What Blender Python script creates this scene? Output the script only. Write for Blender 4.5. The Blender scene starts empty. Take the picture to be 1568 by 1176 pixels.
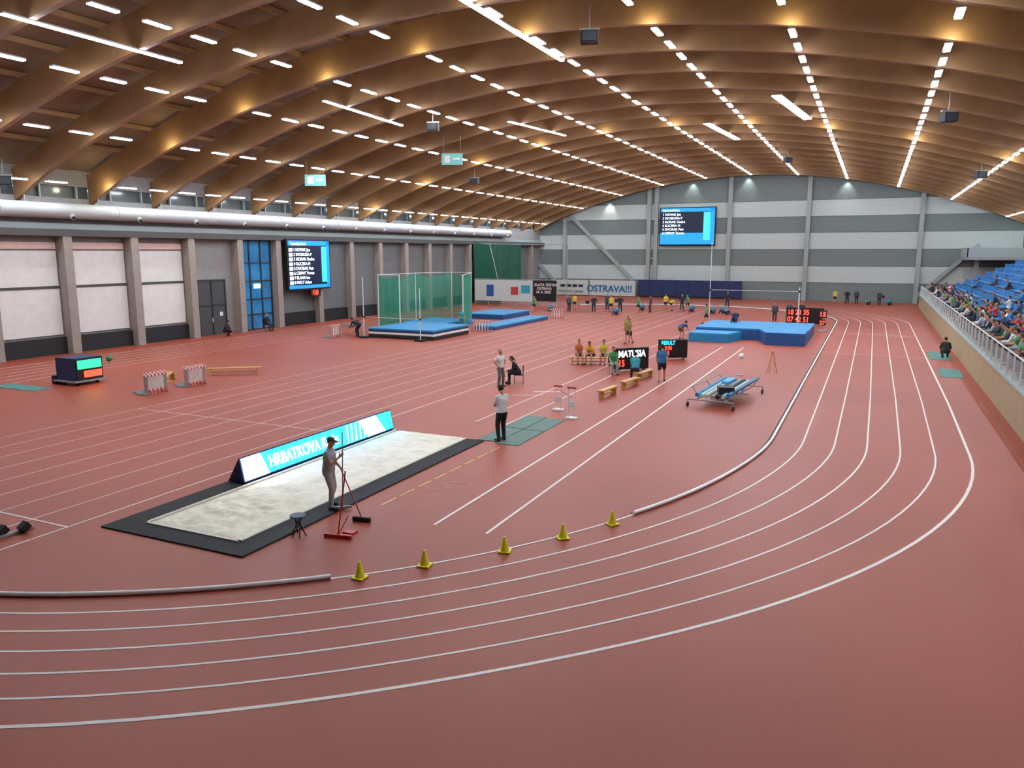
import bpy, math, random
import numpy as np
from mathutils import Vector, Matrix
from mathutils import noise as mn
random.seed(7)
C=bpy.context; D=bpy.data
def srgb(h):
    h=h.lstrip('#'); v=[int(h[i:i+2],16)/255 for i in (0,2,4)]
    return tuple((c/12.92 if c<=.04045 else ((c+.055)/1.055)**2.4) for c in v)
MATS={}
def mat(name,col,rough=.6,var=.08,scale=8,metal=0,bump=0,emit=0,alpha=1,ecol=None,spec=.5):
    if name in MATS: return MATS[name]
    if isinstance(col,str): col=srgb(col)
    m=D.materials.new(name); m.use_nodes=True; nt=m.node_tree; b=nt.nodes['Principled BSDF']
    b.inputs['Roughness'].default_value=rough; b.inputs['Metallic'].default_value=metal
    b.inputs['Specular IOR Level'].default_value=spec
    n=nt.nodes.new('ShaderNodeTexNoise'); n.inputs['Scale'].default_value=scale; n.inputs['Detail'].default_value=4
    tc=nt.nodes.new('ShaderNodeTexCoord'); nt.links.new(tc.outputs['Object'],n.inputs['Vector'])
    r=nt.nodes.new('ShaderNodeValToRGB')
    r.color_ramp.elements[0].position=.3; r.color_ramp.elements[1].position=.7
    r.color_ramp.elements[0].color=(*[max(0,c*(1-var)) for c in col],1)
    r.color_ramp.elements[1].color=(*[min(1,c*(1+var)) for c in col],1)
    nt.links.new(n.outputs['Fac'],r.inputs['Fac']); nt.links.new(r.outputs['Color'],b.inputs['Base Color'])
    if bump:
        bp=nt.nodes.new('ShaderNodeBump'); bp.inputs['Strength'].default_value=bump; bp.inputs['Distance'].default_value=.05
        nt.links.new(n.outputs['Fac'],bp.inputs['Height']); nt.links.new(bp.outputs['Normal'],b.inputs['Normal'])
    if emit:
        b.inputs['Emission Color'].default_value=(*(srgb(ecol) if ecol else col),1); b.inputs['Emission Strength'].default_value=emit
    if alpha<1: b.inputs['Alpha'].default_value=alpha
    MATS[name]=m; return m

class MB:
    def __init__(s): s.v=[];s.f=[];s.m=[];s.mats=[];s.sm=[]
    def mi(s,m):
        if m not in s.mats: s.mats.append(m)
        return s.mats.index(m)
    def add(s,vs,fs,m,smooth=False):
        o=len(s.v); k=s.mi(m); s.v+= [tuple(p) for p in vs]
        for f in fs: s.f.append(tuple(o+i for i in f)); s.m.append(k); s.sm.append(smooth)
    def box(s,c,sz,m,rz=0,M=None):
        x,y,z=[q/2 for q in sz]; vs=[Vector((a*x,b*y,e*z)) for a in(-1,1) for b in(-1,1) for e in(-1,1)]
        R=M if M else Matrix.Rotation(rz,3,'Z'); vs=[R@v+Vector(c) for v in vs]
        s.add(vs,[(0,1,3,2),(4,6,7,5),(0,4,5,1),(2,3,7,6),(0,2,6,4),(1,5,7,3)],m)
    def bx(s,x0,x1,y0,y1,z0,z1,m): s.box(((x0+x1)/2,(y0+y1)/2,(z0+z1)/2),(x1-x0,y1-y0,z1-z0),m)
    def beam(s,p0,p1,w,h,m):
        p0=Vector(p0);p1=Vector(p1);d=p1-p0;L=d.length
        q=d.to_track_quat('X','Z').to_matrix(); s.box((p0+p1)/2,(L,w,h),m,M=q)
    def cyl(s,p0,p1,r0,m,r1=None,n=12,cap=True,smooth=True):
        r1=r0 if r1 is None else r1; p0=Vector(p0);p1=Vector(p1);q=(p1-p0).to_track_quat('Z','Y').to_matrix()
        vs=[];
        for p,r in((p0,r0),(p1,r1)):
            for i in range(n):
                a=2*math.pi*i/n; vs.append(p+q@Vector((r*math.cos(a),r*math.sin(a),0)))
        s.add(vs,[(i,(i+1)%n,n+(i+1)%n,n+i) for i in range(n)],m,smooth)
        if cap: s.add(vs,[tuple(range(n-1,-1,-1)),tuple(range(n,2*n))],m)
    def sph(s,c,r,m,n=12,k=8,R=None):
        if not hasattr(r,'__len__'): r=(r,r,r)
        c=Vector(c);vs=[];R=R or Matrix.Identity(3)
        for j in range(1,k):
            t=math.pi*j/k
            for i in range(n):
                a=2*math.pi*i/n; vs.append(c+R@Vector((r[0]*math.sin(t)*math.cos(a),r[1]*math.sin(t)*math.sin(a),r[2]*math.cos(t))))
        vs+= [c+R@Vector((0,0,r[2])),c-R@Vector((0,0,r[2]))]; T=len(vs)-2
        fs=[(j*n+i,(j+1)*n+i,(j+1)*n+(i+1)%n,j*n+(i+1)%n) for j in range(k-2) for i in range(n)]
        fs+=[(T,i,(i+1)%n) for i in range(n)]+[(T+1,(k-2)*n+(i+1)%n,(k-2)*n+i) for i in range(n)]
        s.add(vs,fs,m,True)
    def tube(s,pts,r,m,n=8):
        for a,b in zip(pts[:-1],pts[1:]): s.cyl(a,b,r,m,n=n,cap=True)
    def prism(s,poly,z0,z1,m):
        n=len(poly); vs=[(x,y,z0) for x,y in poly]+[(x,y,z1) for x,y in poly]
        s.add(vs,[tuple(range(n-1,-1,-1)),tuple(range(n,2*n))]+[(i,(i+1)%n,n+(i+1)%n,n+i) for i in range(n)],m)
    def mesh(s,name):
        me=D.meshes.new(name); me.from_pydata(s.v,[],s.f)
        for m in s.mats: me.materials.append(m)
        me.polygons.foreach_set('material_index',s.m); me.polygons.foreach_set('use_smooth',s.sm); me.update(); return me
    def build(s,name,loc=(0,0,0),rz=0,parent=None,bevel=0):
        ob=D.objects.new(name,s.mesh(name)); C.collection.objects.link(ob); ob.location=loc; ob.rotation_euler=(0,0,rz)
        if parent: ob.parent=parent
        if bevel:
            b=ob.modifiers.new('b','BEVEL'); b.width=bevel; b.segments=2; b.limit_method='ANGLE'
        return ob
def inst(ob,name,loc,rz=0):
    o=D.objects.new(name,ob.data); C.collection.objects.link(o); o.location=loc; o.rotation_euler=(0,0,rz); return o
def text(body,parent,loc,size,m,rot=(math.pi/2,0,0),align='LEFT',name='lettering',sx=1,bold=.0):
    cu=D.curves.new(name,'FONT'); cu.body=body; cu.size=size; cu.align_x=align; cu.extrude=.004; cu.offset=bold
    cu.materials.append(m); o=D.objects.new(name,cu); C.collection.objects.link(o)
    o.location=loc; o.rotation_euler=rot; o.scale=(sx,1,1); o.parent=parent; return o

# ------------------------------------------------ dimensions (metres)
XW,XE,YN,YS=-44.0,15.0,104.0,-1.5
def zb(x): return 15.5-.0074*(x+14.6)**2
# ------------------------------------------------ floor
def floor_mat():
    m=D.materials.new('red_track_rubber'); m.use_nodes=True; nt=m.node_tree; b=nt.nodes['Principled BSDF']
    tc=nt.nodes.new('ShaderNodeTexCoord')
    def noise(sc,det=5):
        n=nt.nodes.new('ShaderNodeTexNoise'); n.inputs['Scale'].default_value=sc; n.inputs['Detail'].default_value=det
        nt.links.new(tc.outputs['Object'],n.inputs['Vector']); return n
    n1=noise(.12,6); n2=noise(60,3)
    r=nt.nodes.new('ShaderNodeValToRGB'); r.color_ramp.elements[0].position=.35; r.color_ramp.elements[1].position=.68
    r.color_ramp.elements[0].color=(*srgb('#92422d'),1); r.color_ramp.elements[1].color=(*srgb('#a34d37'),1)
    nt.links.new(n1.outputs['Fac'],r.inputs['Fac'])
    r2=nt.nodes.new('ShaderNodeValToRGB'); r2.color_ramp.elements[0].color=(.8,.8,.8,1); r2.color_ramp.elements[1].color=(1.12,1.12,1.12,1)
    nt.links.new(n2.outputs['Fac'],r2.inputs['Fac'])
    mx=nt.nodes.new('ShaderNodeMix'); mx.data_type='RGBA'; mx.blend_type='MULTIPLY'; mx.inputs[0].default_value=1
    nt.links.new(r.outputs[0],mx.inputs[6]); nt.links.new(r2.outputs[0],mx.inputs[7]); nt.links.new(mx.outputs[2],b.inputs['Base Color'])
    b.inputs['Roughness'].default_value=.45; b.inputs['Specular IOR Level'].default_value=.3
    bp=nt.nodes.new('ShaderNodeBump'); bp.inputs['Strength'].default_value=.25; bp.inputs['Distance'].default_value=.01
    nt.links.new(n2.outputs['Fac'],bp.inputs['Height']); nt.links.new(bp.outputs['Normal'],b.inputs['Normal'])
    return m
b=MB(); b.bx(XW-.5,XE+.5,YS-.5,YN+.5,-.3,0,floor_mat()); b.build('floor')

white=mat('line_white','#dcd8d0',.5,.04); lthin=mat('line_white_worn','#c9bdb4',.6,.1,3)
# ------------------------------------------------ lane lines
CX,CY0,CY1=-19.0,26.0,72.5
ph_k=[(0,16.4),(15,16.45),(35,17.15),(55,18.25),(73,19.05),(90,19.3),(110,18.9),(140,17.4),(165,16.4),(180,16.4)]
ph_o=[(0,22.02),(10,21.93),(25,21.9),(36,21.95),(49,22.0),(66,22.68),(90,22.9),(115,22.6),(140,22.1),(180,22.1)]
def interp(t,x):
    xs=[p[0] for p in t]; ys=[p[1] for p in t]
    xx=np.linspace(-40,220,261); yy=np.interp(xx,xs,ys)
    for _ in range(60):
        yy[1:-1]=.25*yy[:-2]+.5*yy[1:-1]+.25*yy[2:]
    return float(np.interp(x,xx,yy))
def near_pt(fr,ph):
    r=interp(ph_k,ph)*(1-fr)+interp(ph_o,ph)*fr; a=-math.radians(ph)
    return (CX+r*math.cos(a),CY0+r*math.sin(a))
def loop(fr,ph0=0,ph1=180):
    return [near_pt(fr,p) for p in np.linspace(ph0,ph1,80)]
def far_pts(fr):
    r=16.4+fr*5.7
    return [(CX+r*math.cos(a),CY1+r*math.sin(a)) for a in np.linspace(0,math.pi,60)]
def strip(bm,pts,w,z,m,closed=False):
    n=len(pts); L=[];R=[]
    for i,p in enumerate(pts):
        if closed: a=pts[(i-1)%n];c=pts[(i+1)%n]
        else: a=pts[max(0,i-1)];c=pts[min(n-1,i+1)]
        dx,dy=c[0]-a[0],c[1]-a[1]; l=math.hypot(dx,dy) or 1; nx,ny=-dy/l*w/2,dx/l*w/2
        L.append((p[0]+nx,p[1]+ny,z));R.append((p[0]-nx,p[1]-ny,z))
    k=n if closed else n-1
    bm.add(L+R,[(i,n+i,n+(i+1)%n,(i+1)%n) for i in range(k)],m)
b=MB()
for i in range(1,7):
    fr=i/6
    pts=loop(fr)+[(CX-22.1*fr-16.4*(1-fr),y) for y in (40,60)]+far_pts(fr)[::-1]+[(CX+22.1*fr+16.4*(1-fr),y) for y in (60,45,35)]
    strip(b,pts,.05 if i<6 else .075,.004,white,True)
for i in range(9):
    x=-15.8-1.22*i; strip(b,[(x,1.5),(x,50),(x,101)],.045,.004,white if i in(0,) else lthin)
strip(b,[(-25.56,20.5),(-15.8,20.5)],.05,.006,lthin); strip(b,[(-25.56,10.6),(-15.8,10.6)],.05,.006,white)
strip(b,[(-25.56,75),(-15.8,75)],.06,.006,lthin)
for x in (-8.5,-7.2): strip(b,[(x,14.15),(x,30),(x,50.5)],.07,.005,white)
strip(b,[(-13.1,30.4),(-12,30.9)],.1,.006,white); strip(b,[(-13.6,29.3),(-12.4,29.8)],.05,.006,white)
for x in (-12.6,-11.4): strip(b,[(x,24),(x,40),(x,66)],.05,.005,white)
for q in range(8): strip(b,[(-10.35+.15*q/8,14.8+q*.8),(-10.35+.15*(q+.8)/8,14.8+q*.8+.62)],.045,.006,mat('line_yellow','#d9c25a'))
strip(b,[(1.2,62),(3,62)],.07,.006,white); strip(b,[(-2.5,63),(3.1,63)],.06,.006,white); strip(b,[(-2.5,50),(3.1,50)],.04,.006,white)
chalk=mat('chalk_mark','#c89a8a',.9,.2,40)
for k in range(7): strip(b,[(-9.95+random.random()*.5,16.4+k*.13),(-9.6+random.random()*.5,16.5+k*.13)],.03,.006,chalk)
b.build('lane_lines')
# ------------------------------------------------ kerb
kw=mat('kerb_white','#f2f2ee',.4,.03); kb=mat('black_rubber_and_kerb_shade','#15171a',.7,.2)
b=MB()
def kerb(pts):
    p3=[(x,y,.05) for x,y in pts]; b.tube(p3,.044,kw,8)
    inner=[(CX+(x-CX)*.996,y+(.06 if y<26 else 0)) for x,y in pts]; strip(b,inner,.12,.008,kb)  # dark strip laid inside the tube stands in for its shadow
kerb([near_pt(0,p) for p in np.linspace(56,115,50)])
kerb([near_pt(0,p) for p in np.linspace(33,0,30)]+[(-2.6,40),(-2.6,50),(-2.6,72)]+far_pts(0)[:45])
strip(b,[near_pt(0,p) for p in np.linspace(33,56,30)],.05,.006,white)
b.build('track_kerb')
cy=mat('cone_yellow','#e8e01c',.45,.05)
first=None
for i,(x,y) in enumerate([(-8.3,11.1),(-7.5,12.1),(-6.4,13.4),(-5.6,14.6),(-4.9,15.85)]):
    if first is None:
        b=MB(); b.box((0,0,.012),(.24,.24,.024),cy); b.cyl((0,0,.02),(0,0,.30),.10,cy,.025,16); b.cyl((0,0,.30),(0,0,.315),.028,cy,.02,16); first=b.build('training_cone',(x,y,0.008))
    else: inst(first,'training_cone',(x,y,.008),random.random())
# ------------------------------------------------ walls
gl=mat('wall_light_panel','#b8c2bd',.6,.05,3); gd=mat('wall_grey_panel','#707b78',.6,.06,3); gcol=mat('steel_column_grey','#959e9a',.5,.04)
b=MB()
bands=[(0,2.3,gd),(2.3,4.35,gl),(4.35,6.4,gd),(6.4,8.45,gl),(8.45,10.4,gd),(10.4,12.4,gl),(12.4,17.5,gd)]
for z0,z1,m in bands: b.bx(XW-.5,XE+.5,YN,YN+.4,z0,z1,m)
b.build('wall_north')
b=MB(); thin=mat('panel_joint','#5f6966')
for z in (2.3,4.35,6.4,8.45,10.4,12.4): b.bx(XW,XE,YN-.03,YN,z-.03,z+.03,thin)
for x in (-40,-27.9,-26.9,-17.3,-7.8,4.7): b.bx(x-.25,x+.25,YN-.45,YN,0,zb(x)+.3,gcol)
for z in (5.2,8.3,10.4):b.bx(-27.9,-26.9,YN-.35,YN,z-.1,z+.1,gcol)
for p,q in (((-39.7,11.6),(-29.9,2.2)),((-43.9,4.3),(-41,1.6)),((10.8,6.9),(4.7,.7)),((-40,11),(-38.5,13))): b.beam((p[0],YN-.25,p[1]),(q[0],YN-.25,q[1]),.3,.42,gcol)
b.build('trim_1')
wg=mat('wall_west_grey','#858280',.7,.08,2); blind=mat('roller_blind','#d4d1cb',.8,.05,2); padb=mat('wall_padding_black','#16181b',.6,.2); pil=mat('pillar_grey','#90867d',.65,.08,3)
b=MB(); b.bx(XW-.4,XW,YS-.5,YN+.5,0,9.2,wg); b.bx(XW-.4,XW,YS-.5,YN+.5,9.9,12,wg); b.build('wall_west')
b=MB(); b.bx(XW,XW+.25,YS,40.4,0,1.0,padb); b.bx(XW,XW+.25,48.9,82,0,1.0,padb); b.build('baseboard_west')
PY=[30.8+4.6*k for k in range(-7,16)]
b=MB()
for y in PY:
    if abs(y-49.2)<.3: y=48.75
    b.bx(XW,XW+.75,y-.28,y+.28,0,7.0,pil)
b.bx(XW,XW+.8,YS,YN,6.95,7.35,mat('steel_dark','#43423f')); b.bx(XW,XW+.3,YS,YN,7.35,7.7,gcol)
b.build('trim_2')
b=MB()
for i in range(len(PY)-1):
    y0,y1=PY[i]+.35,PY[i+1]-.35
    if PY[i]>39: continue
    b.bx(XW+.02,XW+.1,y0,y1,1.15,3.9,blind); b.bx(XW+.02,XW+.08,y0,y1,4.05,6.1,blind); b.bx(XW+.02,XW+.1,y0,y1,6.2,6.6,mat('blind_box','#c9a89c'))
    b.bx(XW+.02,XW+.14,y0,y1,3.9,4.05,mat('steel_dark','#43423f'))
b.build('window_blind')
b=MB(); dk=mat('wall_panel_dark','#666968',.6,.06,2)
for i in range(len(PY)-1):
    y0,y1=PY[i]+.35,PY[i+1]-.35
    if PY[i]<48 or PY[i]>98: continue
    b.bx(XW+.02,XW+.1,y0,y1,1.05,6.8,dk)
b.build('trim_3')
b=MB(); b.bx(XW-.3,XW-.2,YS,YN,9.2,9.9,mat('clerestory_glass','#4b5354',.15,.1)); 
for y in np.arange(0,104,2.3): b.bx(XW-.15,XW+.02,y-.05,y+.05,9.2,9.9,gcol)
b.build('window_1')
wf=mat('window_frame_dark','#2b3135',.5); gb=mat('glass_blue','#2f6f9c',.12,.35,.8,emit=.25)
b=MB(); b.bx(XW+.02,XW+.08,45.0,48.4,0,7,gb)
for y in (45.0,46.1,47.3,48.4): b.bx(XW+.01,XW+.16,y-.06,y+.06,0,7,wf)
for z in (.05,1.2,2.4,3.8,5.2,6.9): b.bx(XW+.01,XW+.16,45,48.4,z-.05,z+.05,wf)
b.box((XW+.12,46.8,3.4),(.05,.7,.35),mat('exit_sign_glow','#bfe0ee',emit=2)); b.build('window_2')
b=MB(); gdoor=mat('door_grey','#3f4142',.5)
b.bx(XW+.02,XW+.14,40.8,43.4,0,4.0,gdoor)
for y in (40.8,42.1,43.4): b.bx(XW+.01,XW+.2,y-.05,y+.05,0,4.0,wf)
for z in (2.2,4.0): b.bx(XW+.01,XW+.2,40.8,43.4,z-.05,z+.05,wf)
b.box((XW+.22,42.0,1.1),(.05,.06,.3),mat('handle_white','#cfd2d0')); b.box((XW+.17,42.9,1.5),(.02,.3,.3),mat('handle_white','#cfd2d0')); b.build('door_1')
b=MB(); b.bx(XE,XE+.4,YS-.5,YN+.5,0,12,gd); b.build('wall_east')
b=MB(); b.bx(XW-.5,XE+.5,YS-.4,YS,0,17.5,gd); b.build('wall_south')
# ------------------------------------------------ ceiling
wood=mat('glulam_wood','#8f6c46',.5,.12,1.2); deck=mat('roof_deck_wood','#756048',.7,.15,.8)
xs=np.linspace(XW-.5,XE+.5,48)
b=MB(); n=len(xs)
vs=[(x,YS-.5,zb(x)+1.75) for x in xs]+[(x,YN+.5,zb(x)+1.75) for x in xs]+[(x,YS-.5,zb(x)+2.0) for x in xs]+[(x,YN+.5,zb(x)+2.0) for x in xs]
fs=[(i,i+1,n+i+1,n+i) for i in range(n-1)]+[(2*n+i,3*n+i,3*n+i+1,2*n+i+1) for i in range(n-1)]
b.add(vs,fs,deck); b.build('ceiling')
b=MB(); w=.13
xs2=np.linspace(XW+.02,XE-.02,44); n=len(xs2)
def zlow(x):
    e=max(0,(-40.5-x)/3.5); return zb(x)-.25*e
vs=[]
for s in(-w,w):
    vs+=[(x,s,zlow(x)) for x in xs2]+[(x,s,zb(x)+1.5) for x in xs2]
fs=[(i,i+1,n+i+1,n+i) for i in range(n-1)]+[(2*n+i,3*n+i,3*n+i+1,2*n+i+1) for i in range(n-1)]+[(i,2*n+i,2*n+i+1,i+1) for i in range(n-1)]+[(n+i,n+i+1,3*n+i+1,3*n+i) for i in range(n-1)]+[(0,n,3*n,2*n),(n-1,3*n-1,4*n-1,2*n-1)]
b.add(vs,fs,wood); BY=[28.5+4.6*k for k in range(-6,17)]
bm0=b.build('roof_beam',(0,BY[0],0))
for y in BY[1:]: inst(bm0,'roof_beam',(0,y,0))
b=MB()
for x in np.arange(-41,14,2.75): b.bx(x-.08,x+.08,YS,YN,zb(x)+1.5,zb(x)+1.72,wood)
b.build('roof_purlins')
# ------------------------------------------------ lights
RX=[-42.1+5.5*k for k in range(11)]
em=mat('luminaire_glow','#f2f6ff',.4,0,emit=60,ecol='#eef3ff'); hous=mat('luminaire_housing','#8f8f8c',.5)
b=MB()
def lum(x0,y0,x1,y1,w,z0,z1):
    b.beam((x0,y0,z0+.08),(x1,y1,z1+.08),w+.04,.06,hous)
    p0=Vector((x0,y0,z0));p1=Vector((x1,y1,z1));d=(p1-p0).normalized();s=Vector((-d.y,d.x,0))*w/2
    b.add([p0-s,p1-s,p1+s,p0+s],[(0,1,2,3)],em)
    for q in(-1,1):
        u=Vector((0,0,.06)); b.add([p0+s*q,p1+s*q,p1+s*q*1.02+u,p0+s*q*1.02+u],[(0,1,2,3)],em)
for x in RX:
    if x>XE-1: continue
    for k in range(45):
        y=.9+1.15+2.3*k
        if y>103 or y<9: continue
        spot=(abs(y-33.1)<1.2 or abs(y-60.7)<1.2) and (y<33.1 or 60<y<60.7)
        if spot: continue
        lum(x,y-.58,x,y+.58,.23,zb(x)-.02,zb(x)-.02)
for (x0,y0,x1,y1,w) in [(-28,18.3,-28,26,.2),(-14.9,27.4,-14.9,38,.2),(-5.8,48.5,-4.7,56.7,.5),(-12,60,-11.2,69,.42),(-27.9,35.6,-28.3,44,.18),(-23.5,50,-22.6,58.4,.18)]:  # long lamps added as stand-ins for streaks reflected in window glass
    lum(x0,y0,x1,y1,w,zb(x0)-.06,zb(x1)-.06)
b.build('ceiling_lights_and_glass_streaks')
def light(name,kind,loc,e,col=(1,1,1),size=.2,rot=(0,0,0),spot=None,blend=.5):
    l=D.lights.new(name,kind); l.energy=e; l.color=col
    if kind=='SPOT': l.spot_size=spot; l.spot_blend=blend; l.shadow_soft_size=size
    elif kind=='POINT': l.shadow_soft_size=size
    o=D.objects.new(name,l); C.collection.objects.link(o); o.location=loc; o.rotation_euler=rot; return o
for yb in (33.1,60.7):
    for x in RX[:-1]:
        light('beam_uplight','POINT',(x,yb-.55,zb(x)-.1),45,(1,.93,.6),.06)
for x in (-33.5,-22.2,-15.2,-3.6):
    light('wall_washer','SPOT',(x,YN-.5,zb(x)+.35),420,(.95,1,1),.06,(math.radians(6),0,0),math.radians(75),.8)
dm=mat('galvanised_duct','#a7abaa',.55,.05,3,metal=.1)
b=MB(); ys=[-1]+list(np.arange(5,92,7.3))+[92]
for y0,y1 in zip(ys[:-1],ys[1:]):
    b.cyl((-43.3,y0,8.4),(-43.3,y1,8.4),.45,dm,n=24); b.cyl((-43.3,y1-.06,8.4),(-43.3,y1+.06,8.4),.49,dm,n=24)
for y in np.arange(8,92,4.6):
    b.cyl((-43.0,y,8.15),(-42.78,y,8.0),.16,gcol,n=14); b.cyl((-42.79,y,8.01),(-42.77,y,8.0),.11,padb,n=14)
for y in BY:
    if y<92: b.beam((-43.3,y,8.8),(-43.3,y,9.3),.05,.05,hous)
b.build('ventilation_duct')
b=MB(); b.box((0,0,0),(.7,.5,.45),padb); b.box((0,-.27,0),(.55,.04,.35),wf); b.beam((0,0,.2),(0,0,1.2),.04,.04,hous); b.box((0,0,.3),(.8,.1,.08),hous)
sp=b.build('hanging_loudspeaker',(-11,31,14.5),.3)
for x,y in ((2.8,45),(6.5,66),(-41,26),(-33,63),(-8,78),(-26,44)): inst(sp,'hanging_loudspeaker',(x,y,zb(x)-.7),random.random())
es=mat('exit_sign_green','#5f9f9a',.4,emit=.5)
b=MB(); b.box((0,0,0),(1.5,.08,.8),es); b.box((-.35,-.05,0),(.4,.02,.5),white); b.box((.3,-.05,.02),(.5,.02,.14),white);b.beam((-.6,0,.4),(-.6,0,1.6),.02,.02,hous);b.beam((.6,0,.4),(.6,0,1.6),.02,.02,hous)
e0=b.build('exit_sign',(-28,50,12.6),.35); inst(e0,'exit_sign',(-37.5,46.5,11.2),.5)

# ------------------------------------------------ scoreboards
scb=mat('screen_blue','#1477c8',.4,.1,1,emit=1.6); scn=mat('screen_navy','#04142e',.4,.1,1,emit=.6); scw=mat('screen_white','#e8f4ff',.4,0,emit=3.0); scc=mat('screen_cyan','#2fb3ee',.4,0,emit=2.2); scr=mat('screen_red','#ff3a26',.4,0,emit=4); scg=mat('screen_green','#27d37a',.4,0,emit=2.5); blk=mat('board_black','#0b0c0e',.5)
def scoreboard(W,Hh):
    b=MB(); b.bx(-W/2-.12,W/2+.12,0,.25,-.12,Hh+.12,blk); b.bx(-W/2,W/2,-.02,0,0,Hh,scn)
    b.bx(-W/2,W/2,-.03,-.02,Hh*.9,Hh,scb); b.bx(-W/2,W/2*1,-.03,-.02,0,Hh*.07,scb)
    b.bx(W*.3,W*.42,-.04,-.02,Hh*.12,Hh*.88,scc); b.bx(W*.42,W*.5,-.03,-.02,0,Hh,scb)
    return b
names=['1 NOVAK Jan','2 SVOBODA P','3 HORAK Ondra','4 KUCERA M','5 DVORAK Petr','6 CERNY Tomas','7 BLAHA Ivo','8 MALY Adam']
b=scoreboard(7.1,4.7); b.bx(-3.55,3.55,-.035,-.02,0,1.5,scb); b.bx(-3.67,3.67,.0,.25,-.2,0,blk)
so=b.build('scoreboard_display',(-22.7,YN-.5,7.05))
text('Startovni listina',so,(-3.3,-.05,4.32),.36,scw)
for i in range(6): text(names[i],so,(-3.3,-.05,3.75-i*.48),.42,scw)
b=scoreboard(5.2,3.9)
for i in range(8): b.bx(-2.5,-2.1,-.04,-.02,.35+i*.38,.62+i*.38,scw)
b.bx(-.0,1.3,.0,.2,-.7,-.1,blk)
sw=b.build('scoreboard_display',(XW+1.05,52.05,3.05),math.pi/2)
text('Vysledky finale',sw,(-2.3,-.05,3.55),.32,scw)
for i in range(8): text(names[i],sw,(-2.0,-.05,3.05-i*.38),.36,scw)
text('6:0',sw,(.2,-.05,-.6),.6,scr,bold=.02)
nav=mat('banner_navy','#1d2c58',.7,.1,1); bw=mat('banner_white','#bcc4bf',.7,.03); bt=mat('lettering_blue','#1f6d96',.6); bk=mat('lettering_dark','#20262e',.6)
b=MB(); b.bx(-28.9,-15.3,0,.12,.25,2.35,nav); 
for x in np.arange(-28.9,-15,1.7): b.bx(x-.03,x+.03,-.02,0,.25,2.35,mat('navy_seam','#121c3a'))
b.bx(-28.9,-15.3,-.05,.3,0,.25,blk); b.build('padded_wall_mat',(0,YN-1,0))
b=MB(); b.bx(-41,-29.3,0,.08,.1,2.2,bw)
for x in (-41.0,-36,-29.3): b.bx(x-.06,x+.06,.0,.15,0,2.2,gcol)
bo=b.build('advertising_banner',(0,YN-1.1,0)); text('OSTRAVA!!!',bo,(-36.3,-.06,.65),1.25,bt,bold=.03); text('VITKOVICE ARENA',bo,(-40.6,-.06,.45),.45,bk); 
b=MB()
for k in range(4): b.box((-39.9+k*.9,-.03,1.4),(.7,.02,.35),bk)
b.build('emblem',parent=bo)
b=MB()
b.bx(-42,-38,0,.06,.5,2.9,bw); b.bx(-38,-34.7,0,.06,.5,2.9,bw); b.bx(-34.6,-31.8,0,.06,.6,2.9,blk)
for x in np.arange(-42,-31.7,1.7): b.bx(x-.04,x+.04,.06,.14,0,3,gcol)
b.bx(-42,-31.8,.06,.12,2.95,3.02,gcol); b.bx(-42,-31.8,.06,.12,.3,.36,gcol)
bo2=b.build('advertising_banner',(0,80,0)); text('ZLATA TRETRA\n   OSTRAVA\n  24. 6. 2025',bo2,(-34.45,-.02,2.3),.4,white,bold=.01)
b=MB(); b.box((-40,-.02,1.7),(.9,.02,1.3),mat('emblem_blue','#24508f')); b.box((-36.9,-.02,1.7),(.9,.02,.9),mat('emblem_red','#b23a34')); b.box((-35.5,-.02,1.9),(1.1,.02,.9),mat('emblem_teal','#2f93a5')); b.build('emblem',parent=bo2)
gc=mat('curtain_green','#1d5240',.8,.2,3)
b=MB(); pp=[(XW+.9+.15*math.sin(i*1.3)+i*.02,82+i*.3) for i in range(40)]
n=len(pp); b.add([(x,y,0.05) for x,y in pp]+[(x,y,7.0) for i,(x,y) in enumerate(pp)],[(i,i+1,n+i+1,n+i) for i in range(n-1)],gc,True)
b.beam((XW+.9,82,7.05),(XW+1.7,93.8,7.05),.08,.08,gcol); b.build('divider_curtain')
net=mat('net_green','#2b8c70',.7,.2,30,alpha=.66)
b=MB()
b.add([(XW+1.5,81.5,.1),(XW+5.0,81.5,.1),(XW+3.2,81.5,6.9),(XW+1,81.5,7.2)],[(0,1,2,3)],mat('net_green_dark','#1b5a47',.8,.2,20,alpha=.85))
b.cyl((XW+5.0,81.5,0),(XW+3.2,81.5,7.0),.05,gcol); b.beam((XW+3.2,81.5,7),(XW+7,97,7),.06,.06,gcol); b.cyl((XW+7,97,0),(XW+7,97,7),.06,gcol); b.build('safety_net')
# ------------------------------------------------ throwing cage
pst=mat('post_white','#c8cfcd',.4)
b=MB()
Pp=[(-33.6,51.3),(-35.8,51.6),(-35.7,57),(-34.5,61.2),(-32.2,60.6),(-29.1,53.4)]
for x,y in Pp: b.cyl((x,y,0),(x,y,4.3),.05,pst); b.box((x,y,.05),(.5,.5,.1),hous)
for (x0,y0),(x1,y1) in zip(Pp[:-1],Pp[1:]):
    N=14; vs=[]
    for j in (0,1):
        for i in range(N+1):
            t=i/N; o=.12*math.sin(t*22)*(1-.5*j); sag=.25*math.sin(math.pi*t)*j
            vs.append((x0+(x1-x0)*t+o,y0+(y1-y0)*t+o*.5,(.1 if j==0 else 4.2-sag)))
    b.add(vs,[(i,i+1,N+2+i,N+1+i) for i in range(N)],net,True); b.cyl((x0,y0,4.25),(x1,y1,4.25),.03,pst,n=6)
b.build('throwing_cage')
blu=mat('mat_blue','#1c7fb0',.55,.06,2); blus=mat('mat_blue_side','#1a4f8a',.55,.06,2)
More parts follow.
